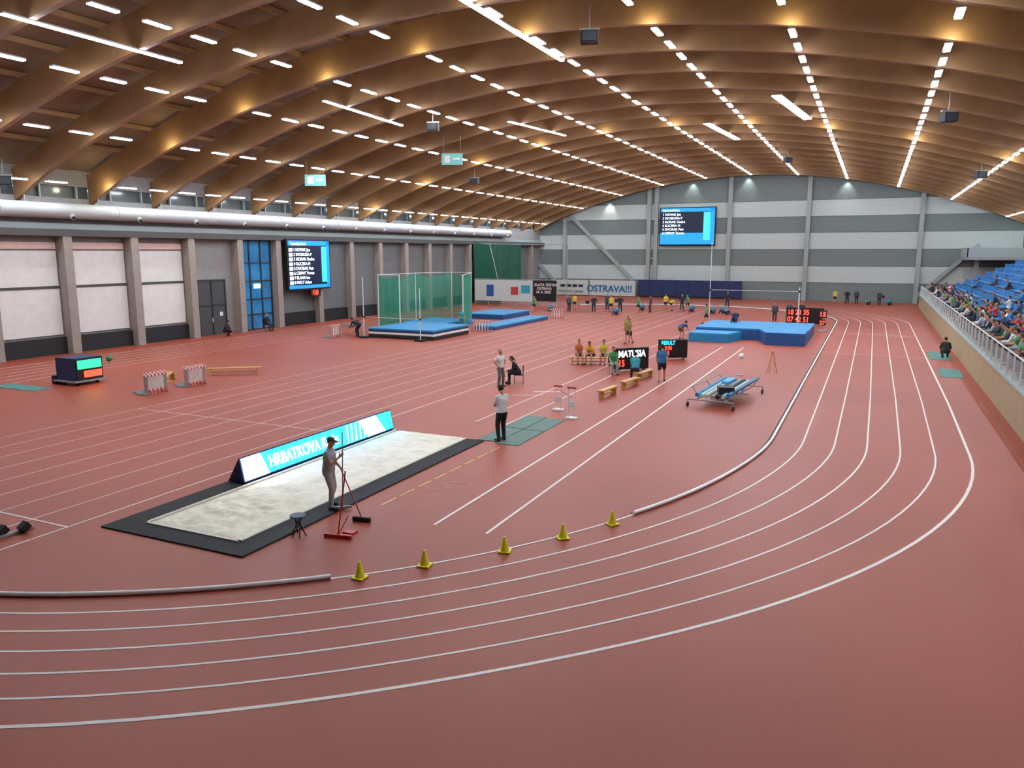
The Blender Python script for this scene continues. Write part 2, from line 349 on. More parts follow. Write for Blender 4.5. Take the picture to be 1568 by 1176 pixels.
def matblock(x0,x1,y0,y1,z0,z1,top,side,b):
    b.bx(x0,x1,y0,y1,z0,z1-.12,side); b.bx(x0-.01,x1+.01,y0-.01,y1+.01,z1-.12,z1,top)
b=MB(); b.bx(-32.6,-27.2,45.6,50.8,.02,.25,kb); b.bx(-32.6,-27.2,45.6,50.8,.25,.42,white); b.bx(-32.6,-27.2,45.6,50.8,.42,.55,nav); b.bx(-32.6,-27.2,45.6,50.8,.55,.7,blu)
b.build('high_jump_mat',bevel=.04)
b=MB()
for x,y in ((-32.6,45.1),(-27.8,44.9)):
    b.box((x,y,.06),(.7,.5,.12),kb); b.cyl((x,y,.1),(x,y,4.3 if x<-30 else 3.6),.035,pst); b.box((x,y,1.5),(.12,.12,.12),blk)
b.cyl((-32.35,45.1,1.5),(-27.85,44.9,1.5),.015,white,n=8); b.build('high_jump_stand')
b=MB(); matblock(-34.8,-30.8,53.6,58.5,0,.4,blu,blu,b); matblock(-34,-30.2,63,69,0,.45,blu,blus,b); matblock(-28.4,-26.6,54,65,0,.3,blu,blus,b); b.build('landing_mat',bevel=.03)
b=MB()
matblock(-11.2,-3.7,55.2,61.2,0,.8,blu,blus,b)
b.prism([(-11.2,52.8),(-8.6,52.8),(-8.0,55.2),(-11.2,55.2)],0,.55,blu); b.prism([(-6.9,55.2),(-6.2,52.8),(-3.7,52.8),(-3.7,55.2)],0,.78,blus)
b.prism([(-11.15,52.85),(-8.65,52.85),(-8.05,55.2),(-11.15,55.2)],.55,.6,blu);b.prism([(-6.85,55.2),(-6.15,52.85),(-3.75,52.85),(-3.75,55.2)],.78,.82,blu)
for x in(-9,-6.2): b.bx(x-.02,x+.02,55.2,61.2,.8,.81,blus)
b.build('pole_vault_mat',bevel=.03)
b=MB()
b.box((-11.95,62.1,.1),(.9,1.6,.2),hous); b.cyl((-11.6,62,.2),(-11.6,62,6.8),.03,pst); b.box((-11.6,62,3.1),(.15,.2,.15),blk)
b.box((-4.95,62.1,.1),(.9,1.6,.2),hous); b.cyl((-4.95,62,.2),(-4.95,62,3.4),.045,pst); b.box((-4.95,62,3.1),(.15,.2,.15),blk); b.cyl((-11.5,61.95,3.1),(-5.05,61.95,3.1),.015,white,n=6)
b.build('pole_vault_stand')
# ------------------------------------------------ sand pit
def sand_mat():
    m=D.materials.new('sand'); m.use_nodes=True; nt=m.node_tree; p=nt.nodes['Principled BSDF']; p.inputs['Roughness'].default_value=.95
    tc=nt.nodes.new('ShaderNodeTexCoord'); n=nt.nodes.new('ShaderNodeTexNoise'); n.inputs['Scale'].default_value=2.2; n.inputs['Detail'].default_value=8; n.inputs['Roughness'].default_value=.7
    nt.links.new(tc.outputs['Object'],n.inputs['Vector'])
    r=nt.nodes.new('ShaderNodeValToRGB'); r.color_ramp.elements[0].position=.3; r.color_ramp.elements[1].position=.55
    r.color_ramp.elements[0].color=(*srgb('#ccc5ae'),1); r.color_ramp.elements[1].color=(*srgb('#e6e1ce'),1)
    nt.links.new(n.outputs['Fac'],r.inputs['Fac']); nt.links.new(r.outputs[0],p.inputs['Base Color'])
    bp=nt.nodes.new('ShaderNodeBump'); bp.inputs['Strength'].default_value=.5; bp.inputs['Distance'].default_value=.05; nt.links.new(n.outputs['Fac'],bp.inputs['Height']); nt.links.new(bp.outputs[0],p.inputs['Normal'])
    return m
sm=sand_mat(); bmat=mat('pit_border_mat','#1b1f1f',.8,.35,45,bump=.5)
b=MB()
b.bx(-15.1,-14.35,10.9,21.5,0,.035,bmat); b.bx(-11.65,-11.0,10.9,21.5,0,.035,bmat); b.bx(-14.35,-11.65,10.9,11.5,0,.035,bmat)
for x0,x1,y0,y1 in ((-14.4,-14.33,11.45,21.5),(-11.67,-11.6,11.45,21.5),(-14.4,-11.6,11.44,11.51)): b.bx(x0,x1,y0,y1,.0,.06,mat('pit_edge','#cfcabc'))
nx,ny=60,200; vs=[]
for j in range(ny+1):
    for i in range(nx+1):
        x=-14.33+2.66*i/nx; y=11.51+9.99*j/ny
        amp=.012
        d=math.hypot(x+13.2,(y-13.0)*.7); amp+=.06*math.exp(-(d/1.0)**2)
        z=.045+amp*mn.fractal(Vector((x*3,y*3,0)),1,2,4)+.004*math.sin(x*40)
        e=min((x+14.33),( -11.67-x),(y-11.51),.15)/.15
        vs.append((x,y,max(.012,z*max(.3,min(1,e)))))
b.add(vs,[(j*(nx+1)+i,j*(nx+1)+i+1,(j+1)*(nx+1)+i+1,(j+1)*(nx+1)+i) for j in range(ny) for i in range(nx)],sm,True)
b.build('sand_pit')
lb=mat('led_blue','#1f9df0',.4,.25,1.2,emit=4.2); lw=mat('led_white','#f0faff',.4,0,emit=8)
b=MB()
x0,x1=-14.95,-14.5; ya,yb2=14.6,21.6
b.add([(x1,ya,.06),(x1,yb2,.06),(x1-.14,yb2,.72),(x1-.14,ya,.72),(x1-.55,ya,.06),(x1-.55,yb2,.06)],[(3,4,5,2),(0,3,4),(1,5,2),(0,4,5,1),(0,1,2,3)],mat('led_case_navy','#13254f',.5))
o=.012; 
def ledq(y0,y1,y2,y3,z0,z1,m,k=1): b.add([(x1-.14*(z0-.06)/.66+o*k,y0,z0),(x1-.14*(z0-.06)/.66+o*k,y1,z0),(x1-.14*(z1-.06)/.66+o*k,y2,z1),(x1-.14*(z1-.06)/.66+o*k,y3,z1)],[(0,1,2,3)],m)
lcy=mat('led_cyan','#7fe0ff',.4,0,emit=5)
ledq(ya+.04,yb2-.04,yb2-.04,ya+.04,.1,.69,lb); ledq(ya+.04,ya+.95,ya+.75,ya+.04,.1,.69,lw,1.5); ledq(yb2-1.5,yb2-.5,yb2-.9,yb2-1.9,.1,.69,lcy,1.4)
for k in range(6): yy=yb2-2.6+k*.22; ledq(yy,yy+.08,yy+.18,yy+.1,.12,.67,lcy,1.6)
lo=b.build('led_display_board')
text('HRBATKOVA Karin',lo,(x1-.01,ya+1.0,.24),.46,lw,rot=(math.radians(78),0,math.pi/2),bold=.006,sx=.78)
gm=mat('rubber_mat_grey_green','#5f7a72',.8,.1,6)
b=MB(); b.bx(-11.3,-10.55,21.6,23.6,0,.02,gm); b.bx(-10.5,-9.75,21.4,23.5,0,.02,gm); b.bx(-11.3,-10.55,23.65,25.7,0,.02,gm); b.bx(-10.5,-9.75,23.55,25.5,0,.02,gm); b.build('runway_mat')
tm=mat('rubber_mat_teal','#4c7f77',.8,.1,6)
b=MB(); b.bx(3.3,4.4,49.3,53,0,.02,tm); b.bx(3.35,4.35,42.5,45.5,0,.02,tm); b.build('floor_mat')
# ------------------------------------------------ small equipment
red=mat('red_paint','#b3242a',.4); 
b=MB()
b.cyl((0,0,.43),(0,0,.465),.17,mat('stool_seat','#4b5f6c',.6),n=20)
for a in (0.3,1.35,2.4,3.44,4.5,5.5): b.cyl((.17*math.cos(a),.17*math.sin(a),0.0),(.1*math.cos(a+2.4),.1*math.sin(a+2.4),.44),.012,blk,n=6)
b.build('folding_stool',(-10.8,12.35,0))
b=MB()
b.box((0,0,.04),(.62,.09,.08),red,rz=.2); b.box((0.05,.35,.02),(.26,.2,.04),red); b.cyl((0,0,.07),(.06,.25,1.42),.016,red,n=8); b.cyl((.0,.02,.07),(.05,.3,.4),.012,red,n=6); b.build('sand_leveller',(-9.95,12.6,0))
b=MB(); b.box((0,0,.05),(.42,.09,.1),blk,rz=.15); b.box((0,0,.09),(.42,.07,.03),kb,rz=.15); b.cyl((0,0,.1),(-.62,.12,1.12),.014,red,n=8); b.build('push_broom',(-10.1,13.65,0))
b=MB(); b.box((0,0,.03),(.42,.06,.05),hous,rz=.7); b.cyl((0,0,.05),(.05,.02,1.85),.014,mat('rake_handle','#8e99a0',.4),n=8)
for k in range(9): b.box((-.16+.04*k*math.cos(.7),-.13+.04*k*math.sin(.7),.015),(.012,.012,.03),hous)
b.build('sand_rake',(-10.98,14.12,0.037))
b=MB()
def dstand(x,y,h):
    b.box((x,y,.03),(.42,.3,.06),white); b.cyl((x-.12,y,.05),(x-.12,y,h),.014,pst,n=8); b.cyl((x+.12,y,.05),(x+.12,y,h),.014,pst,n=8); b.box((x,y,h),(.34,.05,.06),red); b.box((x,y,h*.45),(.28,.05,.22),white)
dstand(-10.65,27.1,.95); dstand(-9.65,25.9,1.15); b.cyl((-10.55,27,.8),(-9.7,25.95,.8),.015,red,n=8); b.build('wind_gauge_stand')
bench=mat('bench_wood','#c39a56',.5,.12,6)
def bench_at(x,y,rz,L=1.6,nm='wooden_bench'):
    b=MB(); b.box((0,0,.32),(L,.28,.05),bench)
    for s in(-1,1): b.box((s*(L/2-.2),0,.15),(.06,.24,.3),bench)
    b.box((0,0,.12),(L-.4,.05,.06),bench); return b.build(nm,(x,y,0),rz)
bench_at(-9.85,30.8,1.45); bench_at(-9.65,33.4,1.4); bench_at(-9.7,36.1,1.4); bench_at(-28.6,28.6,.65,2.6)
b=MB(); b.prism([(0,-.15),(1.3,-.15),(1.3,.15),(0,.15)],0,.04,bench); b.beam((0,0,.0),(1.2,0,.45),.3,.04,bench); b.beam((1.2,0,.45),(1.3,0,.02),.3,.04,bench); b.build('wooden_ramp',(-29.6,24.6,0),1.7)
hw=mat('hurdle_white','#ddd9d4'); hr=mat('hurdle_red','#b8372f')
b=MB()
for s in(-.55,.55): b.cyl((s,0,0.04),(s,0,.84),.018,hous,n=8); b.box((s,.3,.03),(.05,.7,.05),hous)
b.box((0,.62,.04),(1.1,.05,.05),hous); b.box((0,0,.84),(1.2,.02,.08),hw)
for i in range(6): b.box((-.5+.2*i,-.012,.84),(.1,.01,.08),hr)
for k in range(4): b.box((-.33+.22*k,0,.4),(.03,.02,.7),hw)
b.box((0,0,.12),(1.1,.03,.04),hr)
h0=b.build('hurdle',(-27.6,23.15,0),math.pi/2+.1)
for x,y in ((-27.78,23.25),(-27.96,23.35),(-28.14,23.45),(-27.6,25.3),(-27.78,25.4),(-27.96,25.5),(-28.14,25.6),(-34.7,44.6),(-34.9,44.7)): inst(h0,'hurdle',(x,y,0),math.pi/2+.1)
for x,y in ((-27.2,52.3),(-27.1,52.5),(-26.9,52.7),(-26.3,66),(-26.1,66.2)): inst(h0,'hurdle',(x,y,0),.2)
def ledboard(name,loc,rz,W,Hh,lines,cols):
    b=MB(); b.bx(-W/2,W/2,0,.35,.12,Hh,blk); b.bx(-W/2+.04,W/2-.04,-.012,0,.2,Hh-.05,mat('led_off','#120c10',.4))
    for s in(-1,1): b.box((s*(W/2-.15),.2,.06),(.08,.5,.12),hous)
    o=b.build(name,loc,rz)
    n=len(lines)
    for i,(l,c) in enumerate(zip(lines,cols)): text(l,o,(-W/2+.08,-.03,Hh-(i+1)*(Hh-.25)/n-.02+.05),(Hh-.3)/n*1.05,c,bold=.01,sx=.8)
    return o
ledboard('led_score_board',(-10.85,37.95,0),math.pi/4,1.85,1.2,['MATUSIA','15'],[scw,scr])
ledboard('led_score_board',(-9.95,43.05,0),.5,1.6,1.15,['RESULT','+ 3.95','2025'],[scc,scr,scr])
b=MB(); b.bx(-33.8,-32.5,22.9,24.3,.2,1.25,mat('led_case_navy','#13254f',.5)); b.bx(-32.5,-32.46,22.95,24.25,.25,1.2,blk)
for x in(-33.6,-32.7):
    for y in(23.1,24.1): b.cyl((x,y-.04,.1),(x,y+.04,.1),.1,kb,n=12)
b.bx(-33.9,-32.4,22.8,24.4,.15,.22,hous); b.bx(-34.1,-33.85,22.85,23.2,.0,.4,padb); b.bx(-32.45,-32.44,23.0,24.2,.75,1.15,scg); b.bx(-32.45,-32.44,23.3,24.2,.35,.65,scr)
b.build('led_display_trolley'); b=MB(); b.bx(-35.9,-33,21.2,22.1,0,.02,tm); b.build('floor_mat')
b=MB(); b.sph((0,0,.25),.17,mat('ball_green','#2c7a3d',.4)); b.cyl((0,0,0),(0,0,.1),.08,hous); b.build('marker_ball',(-37.8,28.7,0))
sb=ledboard('led_score_board',(-4.95,68.5,0),-.05,2.9,1.45,['18 23 35','07 42 51'],[scr,scr])
b=MB(); b.box((0,0,.05),(.6,.6,.1),hous); b.cyl((0,0,.1),(0,0,1.1),.04,hous); b.box((0,0,1.35),(.6,.15,.6),blk); b.box((0,0,.7),(.45,.12,.45),blk); co=b.build('countdown_clock',(-3.3,63.6,0),-.1)
text('15',co,(-.24,-.09,1.17),.5,scr,bold=.015); text('27',co,(-.2,-.08,.55),.4,scr,bold=.01)
b=MB(); b.cyl((0,0,0),(0,0,.04),.16,hous,n=16); b.cyl((0,0,.03),(0,0,.85),.014,pst,n=8); b.sph((0,0,.97),.14,mat('globe_white','#e9efee',.3),16,10); b.build('marker_pole',(-5.6,38.8,0))
og=mat('tripod_orange','#cf9470')
b=MB()
for a in (0,1,2,3): q=a*math.pi/2+.6; b.cyl((.3*math.cos(q),.3*math.sin(q),0),(.04*math.cos(q),.04*math.sin(q),1.05),.02,og,n=6)
b.sph((0,0,1.1),.08,og); b.cyl((0,0,1.1),(0.0,0,1.35),.02,og,n=6); b.build('signal_tripod',(-4.3,40.2,0))
b=MB(); W,L=.75,4.4
for s in(-1,1):
    b.cyl((s*W*.75,-L/2,.32),(s*W*.75,L/2,.32),.025,hous,n=8)
    for y in(-L/2+.4,0,L/2-.4): b.cyl((s*W*.75,y,.32),(s*W*1.15,y,.75),.02,hous,n=6)
    b.cyl((s*W*1.15,-L/2+.3,.75),(s*W*1.15,L/2-.3,.75),.02,hous,n=6)
for y in(-L/2,0,L/2): b.cyl((-W*1.2,y,.3),(W*1.2,y,.3),.025,hous,n=8)
for s in(-1,1):
    for y in(-L/2,L/2): b.cyl((s*W*1.2,y,.3),(s*W*1.2,y,.12),.02,hous,n=6); b.cyl((s*W*1.2-.03,y,.09),(s*W*1.2+.03,y,.09),.09,kb,n=12)
for i,(x,z,c) in enumerate([(-.62,.45,blu),(-.45,.42,mat('pad_pale','#9fc0bd')),(-.25,.42,mat('pad_pale2','#b9c4b4')),(.0,.4,hous),(.2,.42,kb),(.42,.45,mat('pad_pale','#9fc0bd')),(.62,.52,blu)]): b.cyl((x,-L/2+.25,z),(x*1.05,L/2-.2-.2*(i%3),z+.12),.085,c,n=10)
b.box((.3,-1.2,.62),(.6,.6,.28),padb,rz=.4); b.box((-.2,1.0,.62),(.3,1.2,.12),mat('pad_sky','#4aa3cf')); b.build('equipment_trolley',(-5.15,32.1,0),-.12)
b=MB(); b.box((0,0,.03),(.12,.9,.05),hous); b.box((.1,.2,.12),(.16,.2,.16),blk,M=Matrix.Rotation(.6,3,'X')); b.box((-.1,-.15,.12),(.16,.2,.16),blk,M=Matrix.Rotation(.6,3,'X')); b.build('starting_block',(-16.45,9.8,0))
def table(x,y,rz,w=1.6):
    b=MB(); b.box((0,0,.73),(w,.7,.04),mat('table_top','#6d7f8c'))
    for s in(-1,1):
        for t in(-1,1): b.cyl((s*(w/2-.08),t*.28,0),(s*(w/2-.08),t*.28,.72),.018,hous,n=6)
    b.box((.2,0,.9),(.4,.05,.3),blk); return b.build('folding_table',(x,y,0),rz)
table(-34.7,46.8,.1); table(-27,76.2,0); table(-6.2,73.3,0); table(1.0,100.3,0); table(-25,80,0)
def chair(x,y,rz,nm='folding_chair',c=padb):
    b=MB(); b.box((0,0,.44),(.42,.42,.04),c); b.box((0,-.21,.7),(.42,.03,.34),c)
    for s in(-1,1): b.cyl((s*.2,-.21,0),(s*.2,-.21,.87),.014,hous,n=6); b.cyl((s*.2,.19,0),(s*.2,.19,.44),.014,hous,n=6); b.cyl((s*.2,.19,.1),(s*.2,-.2,.1),.01,hous,n=6)
    return b.build(nm,(x,y,0),rz)
# ------------------------------------------------ stands
conc=mat('concrete_stand','#8e8f8b',.8,.08,1); beige=mat('barrier_beige','#a08d6c',.7,.06,1)
XS=XE-.03; Y0s=YS+.03
b=MB(); b.bx(4.75,4.95,Y0s,96,0,1.35,beige); b.bx(4.7,5.0,Y0s,96,1.35,1.42,gcol); b.bx(4.95,6.6,Y0s,96,1.1,1.25,conc)
for k in range(9): b.bx(6.6+k*.85,XS if k==8 else 6.6+(k+1)*.85,24,96,0,1.25+(k+1)*.4,conc)
b.build('grandstand')
b=MB(); rg=mat('rail_glass','#a9c4bf',.1,.02,alpha=.28)
for y in np.arange(22,96,1.5): b.bx(4.8,4.86,y-.03,y+.03,1.43,2.35,pst); b.bx(4.82,4.84,y+.08,y+1.42,1.5,2.25,rg)
b.cyl((4.83,21,2.38),(4.83,96,2.38),.03,pst,n=8)
b.build('stand_railing')
seat=mat('seat_blue','#2a78b8',.45,.1,3); b=MB()
for k in range(9):
    x=6.6+k*.85+.45; z=1.25+(k+1)*.4
    for y in np.arange(25,95,.52):
        if int(y/9)!=int((y+.9)/9): continue
        b.box((x,y,z+.38),(.38,.44,.05),seat); b.box((x+.2,y,z+.6),(.04,.44,.42),seat); b.box((x,y,z+.18),(.08,.1,.34),hous)
b.build('stadium_seats')
b=MB(); b.bx(9,XS,97,YN-.1,5.2,5.5,conc); b.bx(9,9.1,97,YN-.1,5.5,6.5,gcol); b.bx(9,XS,97,97.1,5.5,6.5,gcol); b.bx(10,10.4,99,99.4,0,5.2,gcol); b.build('gallery_platform')

# ------------------------------------------------ people
def ik(a,t,l1,l2,hint):
    a=Vector(a);t=Vector(t);d=t-a;L=d.length
    if L>(l1+l2)*.995: t=a+d.normalized()*(l1+l2)*.995; d=t-a; L=d.length
    x=(l1*l1-l2*l2+L*L)/(2*L); h=math.sqrt(max(0,l1*l1-x*x)); u=d.normalized(); hv=Vector(hint); hv=(hv-u*hv.dot(u)).normalized()
    return a+u*x+hv*h, t
SKIN=mat('skin','#b98468',.55,.05,20)
def colm(c): return mat('cloth_'+c.strip('#'),c,.85,.08,14)
POSES={
 'stand':dict(pel=(0,0,.93),lean=0,hL=(-.27,.05,.78),hR=(.27,.05,.78),fL=(-.11,0,.09),fR=(.11,.03,.09)),
 'phone':dict(pel=(0,0,.93),lean=.02,hL=(-.08,.28,1.2),hR=(.08,.27,1.18),fL=(-.12,0,.09),fR=(.12,.06,.09),head=.35),
 'hips':dict(pel=(0,0,.93),lean=-.03,hL=(-.2,.06,1.0),hR=(.2,.06,1.0),fL=(-.14,0,.09),fR=(.14,.0,.09),eh=(-1,-.4,0)),
 'walk':dict(pel=(0,0,.91),lean=.06,hL=(-.24,.25,.9),hR=(.24,-.2,.84),fL=(-.1,-.3,.13),fR=(.1,.28,.09)),
 'rake':dict(pel=(0,0,.92),lean=.08,hL=(-.02,.3,1.0),hR=(.06,.3,1.28),fL=(-.17,-.06,.09),fR=(.17,.1,.09),head=.2),
 'sit':dict(pel=(0,0,.54),lean=.08,hL=(-.14,.36,.6),hR=(.14,.36,.6),fL=(-.12,.46,.09),fR=(.12,.44,.09)),
 'sitfwd':dict(pel=(0,0,.54),lean=.5,hL=(-.05,.48,.62),hR=(.05,.46,.6),fL=(-.16,.42,.09),fR=(.16,.46,.09),head=.2),
 'ground':dict(pel=(0,0,.13),lean=-.25,hL=(-.3,-.28,.05),hR=(.25,.3,.4),fL=(-.14,.62,.09),fR=(.16,.7,.09)),
 'crouch':dict(pel=(0,-.05,.4),lean=.5,hL=(-.15,.42,.5),hR=(.15,.42,.5),fL=(-.14,.05,.09),fR=(.14,.2,.09)),
 'bend':dict(pel=(0,-.12,.88),lean=1.2,hL=(-.15,.62,.62),hR=(.15,.62,.62),fL=(-.13,0,.09),fR=(.13,.06,.09)),
 'rail':dict(pel=(0,-.1,.9),lean=.35,hL=(-.22,.42,1.08),hR=(.2,.42,1.08),fL=(-.12,-.1,.09),fR=(.12,0,.09)),
 'clap':dict(pel=(0,0,.54),lean=.0,hL=(-.04,.38,.98),hR=(.04,.38,1.0),fL=(-.12,.44,.09),fR=(.12,.42,.09)),
}
def colm2(c): return mat('skin_'+c.strip('#'),c,.55,.05,20)
def person_mesh(name,pose,top,bot,hair='#2a1e16',skin=None,shoe='#202226',sleeve=.55,shorts=False,fem=False,cap=None,vox=.019,detail=True):
    P=POSES[pose]; J={}
    pel=Vector(P['pel']); a=P['lean']; up=Vector((0,math.sin(a),math.cos(a))); fw=Vector((0,math.cos(a),-math.sin(a)))
    a2=a*.75;upn=Vector((0,math.sin(a2),math.cos(a2)))
    waist=pel+up*.16; chest=pel+up*.37; nb=pel+up*.52; shz=pel+up*.475
    hp=a*.4+P.get('head',0); hup=Vector((0,math.sin(hp),math.cos(hp))); hfw=Vector((0,math.cos(hp),-math.sin(hp)))
    hc=nb+upn*.07+hup*.12+hfw*.015
    sw=.165 if fem else .185
    caps=[]; X=Vector((1,0,0)); T=caps.append
    wr=.105 if fem else .115
    for s in(-1,1):
        T((pel+X*s*.075-up*.02,waist+X*s*.055,.125,wr,'b' )); T((waist+X*s*.055,chest+X*s*.085+fw*.01,wr+.008,.125,'t'))
        T((chest+X*s*.085+fw*.01,shz+X*s*(sw-.06),.122,.075,'t')); T((shz+X*s*(sw-.07),nb,.07,.06,'t'))
        T((pel+X*s*.07+up*.03,waist+X*s*.055,.132,wr+.01,'t'))
    T((waist,chest,.115,.13,'t')); T((pel+up*.05,waist,.137,.127,'t')); T((pel-up*.02,pel+up*.05,.12,.12,'b'))
    T((nb-upn*.02,nb+upn*.09,.056,.052,'s'))
    for s,hk,fk in((-1,'hL','fL'),(1,'hR','fR')):
        sh=shz+X*s*sw; h=Vector(P[hk]); eh=Vector(P.get('eh',(-.5,-.6,-.5))); eh=Vector((abs(eh.x)*s,eh.y,eh.z))
        el,h=ik(sh,h,.29,.26,eh)
        if sleeve<=1:
            m=sh.lerp(el,sleeve); T((sh,m,.062,.06,'t')); T((m,el,.043,.04,'s')); T((el,h,.04,.028,'s'))
        else: T((sh,el,.064,.052,'t')); T((el,el.lerp(h,.95),.05,.038,'t')); T((el.lerp(h,.9),h,.028,.026,'s'))
        fd=(h-el).normalized(); pc=h+fd*.075; T((h+fd*.01,pc,.03,.034,'s')); J['h'+str(s)]=(h,fd)
        hip=pel+X*s*.09; f=Vector(P[fk]); kn,f=ik(hip,f,.43,.425,(s*.12,1,.15))
        if shorts:
            m=hip.lerp(kn,.62); T((hip,m,.105,.09,'b')); T((m,kn,.07,.056,'s')); T((kn,kn.lerp(f,.35),.055,.056,'s')); T((kn.lerp(f,.35),f,.056,.038,'s'))
        else: T((hip,kn,.104,.075,'b')); T((kn,kn.lerp(f,.3),.073,.072,'b')); T((kn.lerp(f,.3),f+Vector((0,0,.0)),.07,.056,'b'))
        T((f+Vector((0,-.03,-.045)),f+Vector((s*.02,.17,-.052)),.045,.036,'h')); 
    T((hc+hup*.03-hfw*.012,hc+hup*.02+hfw*.012,.092,.088,'head')); T((hc-hup*.045+hfw*.02,hc-hup*.075+hfw*.04,.065,.045,'head'))
    b=MB(); dm0=SKIN
    for p0,p1,r0,r1,l in caps:
        if (p1-p0).length>1e-4: b.cyl(p0,p1,r0,dm0,r1,n=14,cap=True)
        b.sph(p0,r0,dm0,14,8); b.sph(p1,r1,dm0,14,8)
    if not cap and hair: b.sph(hc+hup*.035-hfw*.02,(.092,.102,.1),dm0,14,8)
    tmp=b.build('tmp'); 
    r=tmp.modifiers.new('r','REMESH'); r.mode='VOXEL'; r.voxel_size=vox; r.use_smooth_shade=True
    sm_=tmp.modifiers.new('s','SMOOTH'); sm_.factor=.5; sm_.iterations=2
    dg=C.evaluated_depsgraph_get(); me=D.meshes.new_from_object(tmp.evaluated_get(dg)); D.objects.remove(tmp)
    nf=len(me.polygons); cen=np.zeros(nf*3); me.polygons.foreach_get('center',cen); cen=cen.reshape(-1,3)
    best=np.full(nf,1e9); lab=np.zeros(nf,int); L={'t':0,'b':1,'s':2,'h':3,'head':2}
    for p0,p1,r0,r1,l in caps:
        p0=np.array(p0);p1=np.array(p1);d=p1-p0;dd=max(1e-9,d@d); t=np.clip(((cen-p0)@d)/dd,0,1); q=p0+t[:,None]*d
        ds=np.linalg.norm(cen-q,axis=1)-(r0+(r1-r0)*t); k=ds<best; best[k]=ds[k]; lab[k]=L[l]
    rel=cen-np.array(hc); hz=rel@np.array(hup); hy=rel@np.array(hfw)
    hm=(np.linalg.norm(rel,axis=1)<.17)&(hz>-.09)&((hz>.055+.25*np.maximum(0,hy-.03))|((hy<.0)&(hz>-.055-(.05 if fem else 0))))&(rel@np.array(upn)>-.12)
    hm&=~((lab==0)&(hz<-.05))
    lab[hm]=4
    mats=[colm(top),colm(bot),colm2(skin) if skin else SKIN,colm(shoe),colm(cap or hair)]
    vs=np.zeros(len(me.vertices)*3); me.vertices.foreach_get('co',vs)
    out=MB(); out.mats=list(mats); out.v=[tuple(v) for v in vs.reshape(-1,3)]; out.f=[tuple(p.vertices) for p in me.polygons]; out.m=[int(i) for i in lab]; out.sm=[True]*nf
    sk=mats[2]
    if detail:
        dark=mat('eye_dark','#1a1412',.3); lip=mat('lips','#8c4a42',.5); ew=mat('eye_white','#d8d2cc',.3)
        R=Matrix((X,hfw,hup)).transposed()
        for s in(-1,1):
            out.sph(hc+X*s*.033+hfw*.088+hup*.012,.0125,ew,8,6); out.sph(hc+X*s*.033+hfw*.098+hup*.012,.0075,dark,8,6)
            out.sph(hc+X*s*.094+hup*-.005,(.012,.022,.032),sk,8,6,R=R); out.box(hc+X*s*.033+hfw*.096+hup*.033,(.03,.01,.006),mats[4],M=R)
        out.cyl(hc+hfw*.09+hup*.015,hc+hfw*.112-hup*.025,.009,sk,.016,n=8); out.sph(hc+hfw*.108-hup*.025,.015,sk,8,6)
        out.sph(hc+hfw*.088-hup*.055,(.026,.01,.007),lip,8,6,R=R)
        if fem: out.cyl(hc-hfw*.08+hup*.02,hc-hfw*.14-hup*.14,.04,mats[4],.02,n=10); out.sph(hc-hfw*.14-hup*.14,.02,mats[4],8,6)
        if cap: out.cyl(hc+hup*.055-hfw*.01,hc+hup*.1-hfw*.012,.104,mats[4],.085,n=16); out.sph(hc+hup*.095-hfw*.012,(.088,.09,.035),mats[4],14,6,R=R); out.box(hc+hfw*.12+hup*.055,(.14,.12,.012),mats[4],M=R)
    for s in(-1,1):
        h,fd=J['h%d'%s]; side=Vector((0,0,1)) if abs(fd.z)<.8 else Vector((0,1,0)); side=(side-fd*side.dot(fd)).normalized(); nrm=fd.cross(side)
        for i,(o,l) in enumerate([(-.027,.06),(-.009,.075),(.009,.08),(.027,.07)]):
            p=h+fd*.09+side*o; q=p+fd*l*.5+nrm*s*-.008; e=q+fd*l*.35-nrm*s*.03; out.cyl(p-fd*.03,q,.0095,sk,.009,n=6); out.cyl(q,e,.009,sk,.007,n=6)
        p=h+fd*.03+side*.025; q=p+side*.03+fd*.03; out.cyl(p,q,.012,sk,.01,n=6); out.cyl(q,q+fd*.03-nrm*s*.01,.01,sk,.008,n=6)
    D.meshes.remove(me)
    return out.mesh(name)
def place(me,name,x,y,z,face,h=1.75):
    o=D.objects.new(name,me); C.collection.objects.link(o); o.location=(x,y,z); o.rotation_euler=(0,0,math.radians(face-90)); s=h/1.75; o.scale=(s,s,s); return o
def person(name,x,y,face,pose,top,bot,h=1.75,z=0.0,**k):
    return place(person_mesh(name,pose,top,bot,**k),name,x,y,z,face,h)
person('raking_official',-11.3,14.05,15,'rake','#9a9a9b','#a8a49e',1.72,.035,cap='#33363d',shoe='#2a2a2c')
person('standing_official',-10.45,21.7,150,'phone','#d8d8d6','#16171a',1.82,.02,hair='#1c1714')
person('standing_official',-14.95,30.9,-20,'hips','#d2d3d0','#6d6a66',1.70,hair='#8d8580')
chair(-14.55,32.0,math.radians(110)); person('seated_official',-14.55,32.0,200,'sitfwd','#1e2126','#1c1d22',1.75,hair='#2a1d15',sleeve=2,fem=True)
V=dict(vox=.026)
bench_at(-13.8,39.6,.3,2.2)
person('seated_athlete',-14.3,39.4,-60,'sit','#b5663f','#3a2a26',1.72,shorts=True,fem=True,**V)
person('seated_athlete',-13.6,39.6,-100,'sitfwd','#d9a52a','#1d1f24',1.72,shorts=True,**V)
person('seated_athlete',-13.0,39.8,-80,'sit','#b9b62c','#22242a',1.72,shorts=True,fem=True,**V)
person('standing_athlete',-14.8,50.4,-90,'stand','#8d8a3a','#8a6a50',1.75,shorts=True,**V)
person('standing_athlete',-14.4,49.4,-110,'walk','#8a7a33','#2b2a2c',1.7,shorts=True,**V)
